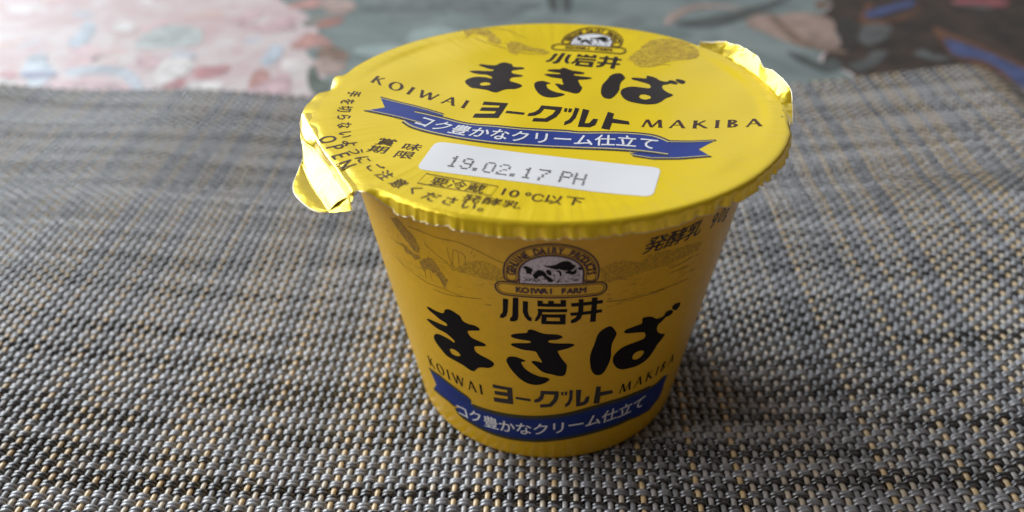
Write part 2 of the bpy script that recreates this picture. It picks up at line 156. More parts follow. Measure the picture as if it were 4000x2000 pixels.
def lid_material():
    """printed foil: satin yellow with fine radial stretch wrinkles"""
    m = mat('yellow_printed_foil', YEL_LID, rough=0.22, spec=0.42, metal=0.06, coat=0.0)
    nt = m.node_tree
    b = nt.nodes['Principled BSDF']
    tc = nt.nodes['Texture Coordinate']
    sep = nt.nodes.new('ShaderNodeSeparateXYZ')
    nt.links.new(tc.outputs['Object'], sep.inputs[0])
    at = nt.nodes.new('ShaderNodeMath'); at.operation = 'ARCTAN2'
    nt.links.new(sep.outputs['Y'], at.inputs[0]); nt.links.new(sep.outputs['X'], at.inputs[1])
    ln = nt.nodes.new('ShaderNodeVectorMath'); ln.operation = 'LENGTH'
    nt.links.new(tc.outputs['Object'], ln.inputs[0])
    ma = nt.nodes.new('ShaderNodeMath'); ma.operation = 'MULTIPLY'; ma.inputs[1].default_value = 14
    nt.links.new(at.outputs[0], ma.inputs[0])
    mr = nt.nodes.new('ShaderNodeMath'); mr.operation = 'MULTIPLY'; mr.inputs[1].default_value = 60
    nt.links.new(ln.outputs['Value'], mr.inputs[0])
    cb = nt.nodes.new('ShaderNodeCombineXYZ')
    nt.links.new(ma.outputs[0], cb.inputs[0]); nt.links.new(mr.outputs[0], cb.inputs[1])
    n1 = nt.nodes.new('ShaderNodeTexNoise'); n1.inputs['Scale'].default_value = 1.6; n1.inputs['Detail'].default_value = 4
    nt.links.new(cb.outputs[0], n1.inputs['Vector'])
    n2 = nt.nodes.new('ShaderNodeTexNoise'); n2.inputs['Scale'].default_value = 70; n2.inputs['Detail'].default_value = 2
    nt.links.new(tc.outputs['Object'], n2.inputs['Vector'])
    # streaks only towards the rim
    mp = nt.nodes.new('ShaderNodeMapRange')
    mp.inputs[1].default_value = 0.059; mp.inputs[2].default_value = 0.066
    nt.links.new(ln.outputs['Value'], mp.inputs[0])
    mm_ = nt.nodes.new('ShaderNodeMath'); mm_.operation = 'MULTIPLY'
    nt.links.new(n1.outputs['Fac'], mm_.inputs[0]); nt.links.new(mp.outputs[0], mm_.inputs[1])
    ad = nt.nodes.new('ShaderNodeMath'); ad.operation = 'ADD'
    nt.links.new(mm_.outputs[0], ad.inputs[0]); nt.links.new(n2.outputs['Fac'], ad.inputs[1])
    bp = nt.nodes.new('ShaderNodeBump'); bp.inputs['Strength'].default_value = 0.24; bp.inputs['Distance'].default_value = 0.0006
    nt.links.new(ad.outputs[0], bp.inputs['Height'])
    nt.links.new(bp.outputs['Normal'], b.inputs['Normal'])
    return m


M_LID = lid_material()
M_TAB = mat('yellow_foil_tab', YEL_LID, rough=0.24, spec=0.5, metal=0.7, coat=0.7, bump=0.15, bump_scale=500)
M_SKIRT = mat('yellow_foil_edge', YEL_LID, rough=0.30, spec=0.5, metal=0.45, coat=0.2, bump=0.2, bump_scale=700)
M_CUP = mat('yellow_printed_paper', YEL_CUP, rough=0.28, spec=0.36, noise_amt=0.06, noise_scale=900, bump=0.06, bump_scale=1500)
M_RIM = mat('white_plastic', (0.75, 0.72, 0.66), rough=0.4)
M_BLK = mat('black_ink', (0.004, 0.003, 0.004), rough=0.5, spec=0.12)
M_BLKL = mat('dark_brown_ink', (0.014, 0.008, 0.009), rough=0.36, spec=0.5)
M_TXT = mat('brown_ink', (0.050, 0.018, 0.012), rough=0.36, spec=0.5)
M_MAROON = mat('maroon_ink', (0.045, 0.008, 0.008), rough=0.4)
M_NAVY = mat('navy_ink', (0.030, 0.035, 0.055), rough=0.36)
M_BLUE = mat('blue_ink', (0.020, 0.046, 0.27), rough=0.34, noise_amt=0.12, noise_scale=300)
M_BLUEC = mat('deep_blue_ink', (0.008, 0.030, 0.20), rough=0.4, spec=0.2, noise_amt=0.15, noise_scale=300)
M_CREAM = mat('cream_ink', (0.62, 0.52, 0.22), rough=0.36)
M_OLIVE = mat('olive_ink', (0.055, 0.050, 0.018), rough=0.45, spec=0.2)
M_GOLD = mat('gold_ink', (0.50, 0.33, 0.035), rough=0.4)
M_WHT = mat('white_ink', (0.80, 0.80, 0.82), rough=0.36)
M_WHTD = mat('lilac_white_ink', (0.62, 0.56, 0.60), rough=0.4, noise_amt=0.25, noise_scale=2500, detail=1)
M_LAND = mat('faint_brown_ink', (0.46, 0.26, 0.02), rough=0.4, spec=0.3, col2=(0.28, 0.16, 0.02), noise_scale=2600, detail=1)
M_LANDL = mat('faint_brown_print', (0.62, 0.37, 0.010), rough=0.4, spec=0.3, col2=(0.40, 0.23, 0.012), noise_scale=2600, detail=1)
M_DRAW = mat('brown_engraving_ink', (0.66, 0.46, 0.03), rough=0.36, col2=(0.36, 0.23, 0.02), noise_scale=1500, detail=4)

# ------------------------------------------------------------------ object helpers
def link(name, me, material, parent=None, smooth=True):
    o = bpy.data.objects.new(name, me)
    if material:
        me.materials.append(material)
    if smooth and len(me.polygons):
        me.polygons.foreach_set('use_smooth', [True] * len(me.polygons))
    COL.objects.link(o)
    o.parent = parent
    return o


def mesh(name, verts, faces):
    me = bpy.data.meshes.new(name)
    me.from_pydata([(x * MM, y * MM, z * MM) for x, y, z in verts], [], faces)
    me.update()
    return me


def empty(name, label=None, cat=None):
    o = bpy.data.objects.new(name, None)
    o.empty_display_size = 0.01
    COL.objects.link(o)
    if label:
        o['label'] = label
        o['category'] = cat
    return o


# ------------------------------------------------------------------ flat artwork: lists of (x, y) triangles
def smooth_loop(p, n=4):
    out = []
    L = len(p)
    for i in range(L):
        a, b, c, d = p[i - 1], p[i], p[(i + 1) % L], p[(i + 2) % L]
        for k in range(n):
            t = k / n
            q = []
            for j in (0, 1):
                q.append(0.5 * (2 * b[j] + (c[j] - a[j]) * t + (2 * a[j] - 5 * b[j] + 4 * c[j] - d[j]) * t * t
                                + (3 * b[j] - a[j] - 3 * c[j] + d[j]) * t ** 3))
            out.append(tuple(q))
    return out


def smooth_line(p, n=6):
    if len(p) < 3:
        return list(p)
    ext = [p[0]] + list(p) + [p[-1]]
    out = []
    for i in range(1, len(ext) - 2):
        a, b, c, d = ext[i - 1], ext[i], ext[i + 1], ext[i + 2]
        for k in range(n):
            t = k / n
            out.append(tuple(0.5 * (2 * b[j] + (c[j] - a[j]) * t + (2 * a[j] - 5 * b[j] + 4 * c[j] - d[j]) * t * t
                                    + (3 * b[j] - a[j] - 3 * c[j] + d[j]) * t ** 3) for j in range(len(b))))
    out.append(tuple(p[-1]))
    return out


class Art:
    """collects filled 2-D shapes"""
    def __init__(self):
        self.v, self.f, self.l, self.n = [], [], [], 0

    def lay(self):
        """overlapping pieces lie a few microns apart"""
        self.n += 1
        self.l += [(self.n % 6) * 0.003] * (len(self.v) - len(self.l))
        return self

    def poly(self, outer, holes=(), sm=0):
        loops = [smooth_loop(l, sm) if sm else list(l) for l in (outer, *holes)]
        flat = [p for l in loops for p in l]
        tris = tessellate_polygon([[Vector((x, y, 0)) for x, y in l] for l in loops])
        o = len(self.v)
        self.v += flat
        self.f += [tuple(o + i for i in t) for t in tris]
        return self.lay()

    def line(self, pts, w, closed=False, sm=0, taper=False):
        p = (smooth_loop(pts, sm) if closed else smooth_line(pts, sm)) if sm else list(pts)
        n = len(p)
        o = len(self.v)
        for i in range(n):
            a = p[i - 1] if (i or closed) else p[i]
            b = p[(i + 1) % n] if (i < n - 1 or closed) else p[i]
            dx, dy = b[0] - a[0], b[1] - a[1]
            l = math.hypot(dx, dy) or 1
            ww = w / 2
            if taper:
                ww *= 0.35 + 0.65 * math.sin(math.pi * i / max(1, n - 1))
            self.v.append((p[i][0] - dy / l * ww, p[i][1] + dx / l * ww))
            self.v.append((p[i][0] + dy / l * ww, p[i][1] - dx / l * ww))
        for i in range(n if closed else n - 1):
            j = (i + 1) % n
            self.f.append((o + 2 * i, o + 2 * i + 1, o + 2 * j + 1, o + 2 * j))
        return self.lay()

    def disc(self, x, y, rx, ry=None, n=16):
        ry = ry or rx
        return self.poly([(x + rx * math.cos(2 * math.pi * k / n), y + ry * math.sin(2 * math.pi * k / n)) for k in range(n)])

    def put(self, other, fn):
        o = len(self.v)
        self.v += [fn(x, y) for x, y in other.v]
        self.f += [tuple(o + i for i in t) for t in other.f]
        self.n += 1
        k = (self.n % 4) * 0.004
        self.l += [z + k for z in (other.l if len(other.l) == len(other.v) else [0.0] * len(other.v))]
        return self


_glyphs = {}


def glyph(ch, bold=0.0):
    """outline of one character, origin at the middle of its em box, 1 unit = 1 em"""
    k = (ch, bold)
    if k in _glyphs:
        return _glyphs[k]
    c = bpy.data.curves.new('glyph', 'FONT')
    c.body = ch
    c.size = 1.0
    c.offset = bold
    c.resolution_u = 3
    c.fill_mode = 'FRONT'
    o = bpy.data.objects.new('glyph', c)
    COL.objects.link(o)
    bpy.context.view_layer.update()
    ev = o.evaluated_get(bpy.context.evaluated_depsgraph_get())
    me = ev.to_mesh()
    a = Art()
    a.v = [(v.co.x, v.co.y) for v in me.vertices]
    a.f = [tuple(p.vertices) for p in me.polygons]
    ev.to_mesh_clear()
    bpy.data.objects.remove(o)
    bpy.data.curves.remove(c)
    if a.v:
        x0, x1 = min(p[0] for p in a.v), max(p[0] for p in a.v)
        cx = (x0 + x1) / 2 if ord(ch) < 0x2000 else 0.5
        cy = 0.36 if ord(ch) < 0x2000 else 0.38
        a.v = [(x - cx, y - cy) for x, y in a.v]
        a.w = x1 - x0
    _glyphs[k] = a
    return a


def put_char(art, ch, x, y, ang, sx, sy, bold=0.0, shear=0.0):
    c, s = math.cos(ang), math.sin(ang)
    x_, y_ = x, y
    for du, dv in (((0, 0),) if bold == 0 else ((-bold, 0), (bold, 0), (0, bold), (0, -bold))):
      x, y = x_ + du * sx * c - dv * sy * s, y_ + du * sx * s + dv * sy * c
      art.put(glyph(ch), lambda u, v: (x + (u * sx + shear * v * sy) * c - v * sy * s,
                                           y + (u * sx + shear * v * sy) * s + v * sy * c))


# roman capitals with thick and thin strokes, cap height 1, returns (Art, width)
def roman(ch, heavy=0.20, thin=0.095):
    a = Art()
    T, t = heavy, thin

    def st(x0, y0, x1, y1, w):
        a.poly([(x0 - w / 2, y0), (x0 + w / 2, y0), (x1 + w / 2, y1), (x1 - w / 2, y1)])

    def serif(x, y, w=0.26):
        a.poly([(x - w / 2, y - 0.025), (x + w / 2, y - 0.025), (x + w / 2, y + 0.025), (x - w / 2, y + 0.025)])
    if ch == 'K':
        st(0.12, 0, 0.12, 1, T); st(0.16, 0.45, 0.66, 1, t + 0.03); st(0.76, 0, 0.28, 0.58, T + 0.02)
        serif(0.12, 0.02); serif(0.12, 0.98); w = 0.80
    elif ch == 'O':
        n = 28
        a.poly([(0.5 + 0.5 * math.cos(6.2832 * k / n), 0.5 + 0.53 * math.sin(6.2832 * k / n)) for k in range(n)],
               [[(0.5 + (0.5 - T) * math.cos(6.2832 * k / n + 0.2), 0.5 + (0.53 - t) * math.sin(6.2832 * k / n)) for k in range(n)]])
        w = 1.0
    elif ch == 'I':
        st(0.13, 0, 0.13, 1, T); serif(0.13, 0.02); serif(0.13, 0.98); w = 0.26
    elif ch == 'W':
        st(0.38, 0, 0.08, 1, T); st(0.38, 0, 0.66, 1, t + 0.02); st(0.96, 0, 0.66, 1, T); st(0.96, 0, 1.25, 1, t + 0.02)
        serif(0.08, 0.98, 0.2); serif(1.25, 0.98, 0.18); w = 1.3
    elif ch == 'A':
        st(0.06, 0, 0.42, 1.02, t + 0.02); st(0.80, 0, 0.42, 1.02, T); a.poly([(0.2, 0.33), (0.66, 0.33), (0.65, 0.39), (0.22, 0.39)])
        serif(0.06, 0.02, 0.18); serif(0.8, 0.02, 0.24); w = 0.86
    elif ch == 'M':
        st(0.04, 0, 0.18, 1, t + 0.02); st(0.55, 0, 0.2, 1, T); st(0.55, 0, 0.9, 1, t + 0.02); st(1.04, 0, 0.9, 1, T)
        serif(0.04, 0.02, 0.18); serif(1.04, 0.02, 0.24); w = 1.1
    elif ch == 'B':
        st(0.12, 0, 0.12, 1, T)
        for cy, ry, rx in ((0.27, 0.27, 0.44), (0.76, 0.24, 0.38)):
            o = [(0.16 + rx * math.cos(q), cy + ry * math.sin(q)) for q in [math.pi * (k / 12 - 0.5) for k in range(13)]]
            i = [(0.16 + (rx - T) * math.cos(q), cy + (ry - t) * math.sin(q)) for q in [math.pi * (0.5 - k / 12) for k in range(13)]]
            a.poly(o + i)
        w = 0.62
    return a, w


# ------------------------------------------------------------------ the cup's surfaces
H = 56.35            # lid top above the mat
SK = 2.5
ZT = H - SK
R_TOP, R_BOT = 33.07, 24.53


def cup_r(z):
    return R_BOT + (R_TOP - R_BOT) * z / ZT


def on_cup(th, z, off):
    r = cup_r(z) + off
    a = math.radians(th)
    return (r * math.sin(a), -r * math.cos(a), z + off * 0.16)


def lid_z(x, y):
    """height of the lid sheet inside the rim (mm)"""
    r = math.hypot(x, y)
    k = min(1, max(0, (r - 32.2) / 2.2))
    k = k * k * (3 - 2 * k)
    w = 0.15 * math.sin(0.16 * x + 0.9) * math.cos(0.13 * y - 0.4) + 0.07 * math.sin(0.29 * x - 0.33 * y) + 0.03 * math.sin(0.5 * x + 0.2 * y)
    return H - 0.15 + 0.15 * k + w * (1 - k)


LR = math.radians(-12.0)


def on_lid(x, y, off):
    c, s = math.cos(LR), math.sin(LR)
    X, Y = x * c - y * s, x * s + y * c
    return (X, Y, lid_z(X, Y) + off)


def emit(art, name, material, parent, fn, off, cut, cuty=None):
    """cut the flat artwork finely enough to follow the surface, then lay it on"""
    bm = bmesh.new()
    vs_ = [bm.verts.new((x, y, z)) for (x, y), z in zip(art.v, art.l)]
    for f in art.f:
        if len(set(f)) < 3:
            continue
        try:
            bm.faces.new([vs_[i] for i in f])
        except ValueError:
            pass
    if not bm.faces:
        bm.free()
        return None
    for ax, step in ((0, cut), (1, cuty)):
        if not step:
            continue
        lo, hi = min(v.co[ax] for v in bm.verts), max(v.co[ax] for v in bm.verts)
        n = Vector((1, 0, 0)) if ax == 0 else Vector((0, 1, 0))
        k = math.floor(lo / step) + 1
        while k * step < hi:
            bmesh.ops.bisect_plane(bm, geom=bm.verts[:] + bm.edges[:] + bm.faces[:], dist=1e-6,
                                   plane_co=n * (k * step), plane_no=n)
            k += 1
    # all faces look out of the sheet
    for f in bm.faces:
        if f.normal.z < 0 or f.calc_area() < 1e-12:
            pass
    bmesh.ops.recalc_face_normals(bm, faces=bm.faces[:])
    for f in bm.faces:
        if f.normal.z < 0:
            f.normal_flip()
    for v in bm.verts:
        v.co = Vector(fn(v.co.x, v.co.y, off + v.co.z)) * MM
    me = bpy.data.meshes.new(name)
    bm.to_mesh(me)
    bm.free()
    return link(name, me, material, parent)


def cup_print(art, name, material, off=0.03):
    return emit(art, name, material, CUP_BODY, on_cup, off, 2.0)


def lid_print(art, name, material, off=0.03):
    return emit(art, name, material, LID, on_lid, off, 3.0, 3.0)


# ================================================================== TABLECLOTH
CLOTH_Z = -1.62
cloth = empty('tablecloth', 'glossy patterned tablecloth in pale pink, grey-green and dark brown under the woven placemat', 'tablecloth')


def cloth_h(x, y):
    return CLOTH_Z + 0.55 * math.exp(-((y - 168 + 0.04 * (x + 190)) / 3.0) ** 2) * max(0, min(1, (-70 - x) / 60)) \
        + 0.35 * math.sin(x * 0.021 + 1.0) * math.sin(y * 0.033) * max(0, min(1, (y - 140) / 60))


def cloth_mat(name, a, b, scale, rough=0.5, spec=0.18, detail=4):
    m = mat(name, a, rough=rough, spec=spec, col2=b, noise_scale=scale, detail=detail, bump=0.12, bump_scale=120)
    n = m.node_tree.nodes['Noise Texture']
    n.inputs['Distortion'].default_value = 1.2
    return m


gx = [-420 + 12 * i for i in range(70)]
gy = [-160 + 6 * i for i in range(90)]
v = [(x, y, cloth_h(x, y)) for y in gy for x in gx]
f = [(j * 70 + i, j * 70 + i + 1, j * 70 + 71 + i, j * 70 + 70 + i) for j in range(89) for i in range(69)]
link('cloth_sheet', mesh('cloth_sheet', v, f),
     cloth_mat('pale_pink_cloth_print', (0.53, 0.48, 0.47), (0.46, 0.335, 0.335), 60), cloth)


def cloth_print(name, loop, material, off):
    a = Art().poly(loop, sm=5)
    emit(a, name, material, cloth, lambda x, y, o: (x, y, cloth_h(x, y) + o), off, 8.0, 6.0)


cloth_print('grey_green_field_print', D['teal'], cloth_mat('grey_green_cloth_print', (0.215, 0.25, 0.24), (0.14, 0.17, 0.165), 40), 0.06)
cloth_print('dark_brown_field_print', D['brown'], cloth_mat('dark_brown_cloth_print', (0.060, 0.040, 0.030), (0.028, 0.022, 0.018), 60), 0.08)
PRINT = {
    'sky': ('blue_petal_print', (0.42, 0.55, 0.66)), 'skyp': ('pale_blue_ribbon_print', (0.42, 0.52, 0.62)),
    'tealp': ('green_leaf_print', (0.42, 0.52, 0.50)), 'denim': ('blue_leaf_print', (0.07, 0.12, 0.34)),
    'crimson': ('red_petal_print', (0.50, 0.11, 0.13)), 'rust': ('rust_petal_print', (0.50, 0.15, 0.10)),
    'rose': ('rose_petal_print', (0.62, 0.36, 0.40)), 'earth': ('brown_stem_print', (0.28, 0.12, 0.055)),
    'blush': ('blush_petal_print', (0.58, 0.36, 0.30)), 'moss': ('moss_leaf_print', (0.10, 0.12, 0.085)),
    'white': ('white_petal_print', (0.74, 0.72, 0.70)), 'peach': ('peach_petal_print', (0.48, 0.27, 0.20)),
    'orange': ('orange_outline_print', (0.22, 0.085, 0.035)), 'slate': ('slate_leaf_print', (0.14, 0.15, 0.15)),
    'dusk': ('dark_leaf_print', (0.045, 0.045, 0.040)), 'slatel': ('grey_leaf_print', (0.17, 0.19, 0.19)),
}
_pm = {}
for i, (kind, loop) in enumerate(D['prints']):
    nm, col = PRINT[kind]
    g_ = sum(col) / 3
    col = tuple(g_ + (c_ - g_) * 0.85 for c_ in col)
    cx_ = sum(p_[0] for p_ in loop) / len(loop)
    cy_ = sum(p_[1] for p_ in loop) / len(loop)
    un_ = (0.52, 0.45, 0.44) if cx_ < -82 - (cy_ - 130) * 0.2 else ((0.19, 0.22, 0.21) if cx_ < 106 else (0.05, 0.036, 0.028))
    col = tuple(0.64 * c_ + 0.36 * d_ for c_, d_ in zip(col, un_))
    kind = kind + ('a' if un_[0] > 0.4 else 'b' if un_[0] > 0.1 else 'c')
    if kind not in _pm:
        _pm[kind] = cloth_mat(nm, col, tuple(c * 0.62 for c in col), 110)
    cloth_print(nm, loop, _pm[kind], 0.10 + 0.004 * i)

rp = random.Random(44)
for i in range(70):
    if i < 44:
        x, y = rp.uniform(-260, -85), rp.uniform(122, 240)
        if x > -85 - (y - 130) * 0.22:
            continue
        kind = rp.choice(('rose', 'white', 'blush', 'white', 'rose', 'skyp'))
        s = rp.uniform(4, 10)
    elif i < 58:
        x, y = rp.uniform(-80, 95), rp.uniform(170, 240)
        kind = rp.choice(('slatel', 'slate', 'slatel', 'tealp'))
        s = rp.uniform(8, 18)
    else:
        x, y = rp.uniform(112, 200), rp.uniform(140, 240)
        kind = rp.choice(('dusk', 'earth', 'slate', 'orange'))
        s = rp.uniform(4, 9)
    a0 = rp.uniform(0, 3.14)
    loop = []
    for k in range(9):
        q = 2 * math.pi * k / 9
        rr = s * rp.uniform(0.65, 1.15)
        ex, ey = rr * math.cos(q), rr * 0.5 * math.sin(q)
        loop.append((x + ex * math.cos(a0) - ey * math.sin(a0), y + ex * math.sin(a0) + ey * math.cos(a0)))
    base = PRINT[kind][1]
    under = (0.55, 0.46, 0.45) if i < 44 else ((0.19, 0.22, 0.21) if i < 58 else (0.045, 0.032, 0.025))
    col = tuple(0.5 * p + 0.5 * q for p, q in zip(base, under))
    key = (kind, i < 44, i < 58)
    if key not in _pm:
        _pm[key] = cloth_mat('faded_' + PRINT[kind][0], col, tuple(0.8 * p for p in col), 130)
    cloth_print('faded_petal_print', loop, _pm[key], 0.085 + 0.0002 * i)

# ================================================================== PLACEMAT
placemat = empty('placemat', 'grey and tan woven plastic placemat with wavy edges under the yogurt cup', 'placemat')
PU, PV = 1.85, 1.45              # pitch of the lengthwise strands and of the strand pairs crossing them
U0, NU = -215.0, 209
V0, NV = -47.0, 123
AW, BW = 0.45, 0.14
ZC = -(AW + 0.23)
SC, SD = 0.0003, 0.0105


def hill(u):
    if u > 24:
        h = 0.115 * (math.sqrt((u - 24) ** 2 + 42 ** 2) - 42)
        k = min(1, max(0, (u - 133) / 26))
        return h * (1 - k * k * (3 - 2 * k))
    if u < -26:
        return 0.058 * (math.sqrt((u + 26) ** 2 + 42 ** 2) - 42) + 0.9 * (1 - math.cos((u + 60) / 15.0)) * min(1, max(0, (-60 - u) / 60))
    return 0.0


def ripple(v):
    k = min(1, max(0, (v - 24) / 30))
    return 0.65 * k * (0.55 * math.sin(v * 0.145 + 0.4) + 0.35 * math.sin(v * 0.31 + 2.0) + 0.45)


def strand_mesh(name, path, ry, rz, lateral):
    """tube along path [(x,y,z)], lateral = unit sideways vector"""
    ns = 8
    vv, ff = [], []
    for i, p in enumerate(path):
        a, b = path[max(0, i - 1)], path[min(len(path) - 1, i + 1)]
        t = Vector(b) - Vector(a)
        t.normalize()
        n = Vector(lateral).cross(t)
        if n.z < 0:
            n = -n
        for k in range(ns):
            q = 2 * math.pi * k / ns
            w = Vector(p) + Vector(lateral) * (ry * math.cos(q)) + n * (rz * math.sin(q))
            vv.append(tuple(w))
    for i in range(len(path) - 1):
        for k in range(ns):
            a, b = i * ns + k, i * ns + (k + 1) % ns
            ff.append((a, b, b + ns, a + ns))
    return mesh(name, vv, ff)


def vinyl(name, col, rough=0.38):
    return mat(name, col, rough=rough, spec=1.0, noise_amt=0.22, noise_scale=500, detail=2, bump=0.10, bump_scale=1600)


WARP = [(vinyl('tan_vinyl', (0.62, 0.45, 0.24)), 0.30), (vinyl('beige_vinyl', (0.52, 0.44, 0.34)), 0.26),
        (vinyl('light_grey_vinyl', (0.36, 0.34, 0.33)), 0.20), (vinyl('grey_vinyl', (0.21, 0.21, 0.215)), 0.24)]


def space_dyed(name, cols, rough, along):
    """plastic yarn whose colour drifts along its length, differently in every strand"""
    m = vinyl(name, cols[1], rough)
    nt = m.node_tree
    bs = nt.nodes['Principled BSDF']
    for l in list(bs.inputs['Base Color'].links):
        nt.links.remove(l)
    tc = nt.nodes['Texture Coordinate']
    oi = nt.nodes.new('ShaderNodeObjectInfo')
    mu = nt.nodes.new('ShaderNodeMath'); mu.operation = 'MULTIPLY'; mu.inputs[1].default_value = 53.0
    nt.links.new(oi.outputs['Random'], mu.inputs[0])
    sep = nt.nodes.new('ShaderNodeSeparateXYZ')
    nt.links.new(tc.outputs['Object'], sep.inputs[0])
    cb = nt.nodes.new('ShaderNodeCombineXYZ')
    nt.links.new(sep.outputs[along], cb.inputs[0]); nt.links.new(mu.outputs[0], cb.inputs[1])
    ge = nt.nodes.new('ShaderNodeNewGeometry')
    gm = nt.nodes.new('ShaderNodeVectorMath'); gm.operation = 'MULTIPLY'; gm.inputs[1].default_value = (15, 230, 0)
    nt.links.new(ge.outputs['Position'], gm.inputs[0])
    n0 = nt.nodes.new('ShaderNodeTexNoise'); n0.inputs['Scale'].default_value = 1.0; n0.inputs['Detail'].default_value = 1.5
    nt.links.new(gm.outputs[0], n0.inputs['Vector'])
    n = nt.nodes.new('ShaderNodeTexNoise')
    n.inputs['Scale'].default_value = 26.0
    n.inputs['Detail'].default_value = 2.5
    mp = nt.nodes.new('ShaderNodeVectorMath'); mp.operation = 'MULTIPLY'; mp.inputs[1].default_value = (1, 1, 1)
    nt.links.new(cb.outputs[0], mp.inputs[0])
    nt.links.new(mp.outputs[0], n.inputs['Vector'])
    r = nt.nodes.new('ShaderNodeValToRGB')
    e = r.color_ramp.elements
    e[0].position, e[0].color = 0.462, (*cols[0], 1)
    e[1].position, e[1].color = 0.500, (*cols[1], 1)
    x = e.new(0.60); x.color = (*cols[2], 1)
    mx = nt.nodes.new('ShaderNodeMix')
    mx.inputs[0].default_value = 0.52
    nt.links.new(n.outputs['Fac'], mx.inputs[2]); nt.links.new(n0.outputs['Fac'], mx.inputs[3])
    nt.links.new(mx.outputs[0], r.inputs['Fac'])
    nt.links.new(r.outputs['Color'], bs.inputs['Base Color'])
    return m


M_WEFT = space_dyed('space_dyed_grey_vinyl', ((0.020, 0.020, 0.023), (0.185, 0.187, 0.205), (0.30, 0.305, 0.325)), 0.26, 0)
M_WEFT.node_tree.nodes['Principled BSDF'].inputs['Coat Weight'].default_value = 0.8
M_WEFT.node_tree.nodes['Principled BSDF'].inputs['Coat Roughness'].default_value = 0.2
WEFT = [(M_WEFT, 1.0)]


def pick(table, rnd):
    x = rnd.random()
    for m, p in table:
        if x < p:
            return m
        x -= p
    return table[-1][0]


rnd = random.Random(21)
V_END = V0 + NV * PV
# lengthwise strands: one mesh for each parity and colour
warp_me = {}
for i in range(NU):
    u = U0 + i * PU
    m = pick(WARP, rnd)
    var = rnd.randrange(2)
    key = (i % 2, m.name, var)
    if key not in warp_me:
        r2 = random.Random(hash((i % 2, var)))
        n = NV * 6
        ph = r2.random() * 6
        path = []
        for k in range(-4, n + 1):
            vv_ = V0 + k * PV / 6
            s = (vv_ - V0) / PV
            path.append((0.05 * math.sin(vv_ * 0.21 + ph) + 0.03 * math.sin(vv_ * 0.9 + ph * 2), vv_,
                         ripple(vv_) - BW * math.cos(math.pi * (s + i % 2))))
        me = strand_mesh('lengthwise_strand', path, 0.48, 0.32, (1, 0, 0))
        me.materials.append(m)
        me.polygons.foreach_set('use_smooth', [True] * len(me.polygons))
        warp_me[key] = me
    o = bpy.data.objects.new('lengthwise_strand', warp_me[key])
    COL.objects.link(o)
    o.parent = placemat
    slope = (hill(u + 1) - hill(u - 1)) / 2
    o.location = Vector((u + rnd.uniform(-.05, .05), SD * u, ZC + hill(u))) * MM
    o.rotation_euler = (0, -math.atan(slope), 0)
    o.scale = (1, 1 + SC * u, 1)

# crossing strands, two in each row
weft_me = {}
band = 0
for j in range(NV):
    vj = V0 + j * PV
    for q in (-1, 1):
        if rnd.random() < 0.35:
            band = rnd.random()
        m = pick(WEFT, rnd)
        var = rnd.randrange(3)
        key = (j % 2, m.name, var)
        if key not in weft_me:
            r2 = random.Random(100 + var)
            ph = r2.random() * 6
            path = []
            for k in range(-4, NU * 8 - 3):
                u = U0 + k * PU / 8
                s = (u - U0) / PU
                c = math.cos(math.pi * (s + j % 2))
                c = math.copysign(abs(c) ** 0.58, c)
                path.append((u, 0.035 * math.sin(u * 0.33 + ph) + 0.03 * math.sin(u * 1.3 + 2 * ph),
                             hill(u) + AW * c))
            me = strand_mesh('crossing_strand', path, 0.345, 0.23, (0, 1, 0))
            me.materials.append(m)
            me.polygons.foreach_set('use_smooth', [True] * len(me.polygons))
            weft_me[key] = me
        o = bpy.data.objects.new('crossing_strand', weft_me[key])
        COL.objects.link(o)
        o.parent = placemat
        o.location = Vector((0, vj + q * 0.33 + rnd.uniform(-.03, .03), ZC + ripple(vj) + rnd.uniform(-.03, .03))) * MM
        o.rotation_euler = (0, 0, math.atan(SC * vj + SD))

# ================================================================== YOGURT CUP
YOG = empty('yogurt_cup', 'sealed yellow yogurt cup with foil lid and black and blue Japanese lettering', 'yogurt cup')

# ---- body
NT = 288
prof = [(0.0, 1.2), (R_BOT - 1.6, 1.2), (R_BOT - 1.3, 0.15), (R_BOT - 0.5, 0.0), (R_BOT - 0.12, 0.12)]
z = 0.5
while z < ZT - 0.5:
    prof.append((cup_r(z), z))
    z += 0.9
prof += [(cup_r(ZT), ZT), (R_TOP + 0.8, ZT + 0.3), (R_TOP + 1.0, H - 0.9), (R_TOP + 0.2, H - 0.8), (R_TOP - 0.6, H - 1.5)]
vv, ff = [], []
for r, z in prof:
    for k in range(NT):
        a = 2 * math.pi * k / NT
        rr = r
        if 0.3 < z < 4.2 and r > R_BOT - 0.3:      # pressed pleats at the foot
            e = max(0, 1 - abs(z - 1.6) / 2.4)
            rr -= 0.10 * e * max(0, math.sin(a * 72 + 2 * math.sin(a * 5))) ** 3
        vv.append((rr * math.sin(a), -rr * math.cos(a), z))
for i in range(len(prof) - 1):
    for k in range(NT):
        a, b = i * NT + k, i * NT + (k + 1) % NT
        ff.append((a, b, b + NT, a + NT))
CUP_BODY = link('cup_body', mesh('cup_body', vv, ff), M_CUP, YOG)

# ---- lid sheet
TAB_L = (165.0, 231.0)     # angles of the two pull tabs
TAB_R = (-12.0, 43.0)


def ang_in(a, lo, hi, soft):
    return max(0.0, min(1.0, (a - lo + soft) / soft)) * max(0.0, min(1.0, (hi - a + soft) / soft))


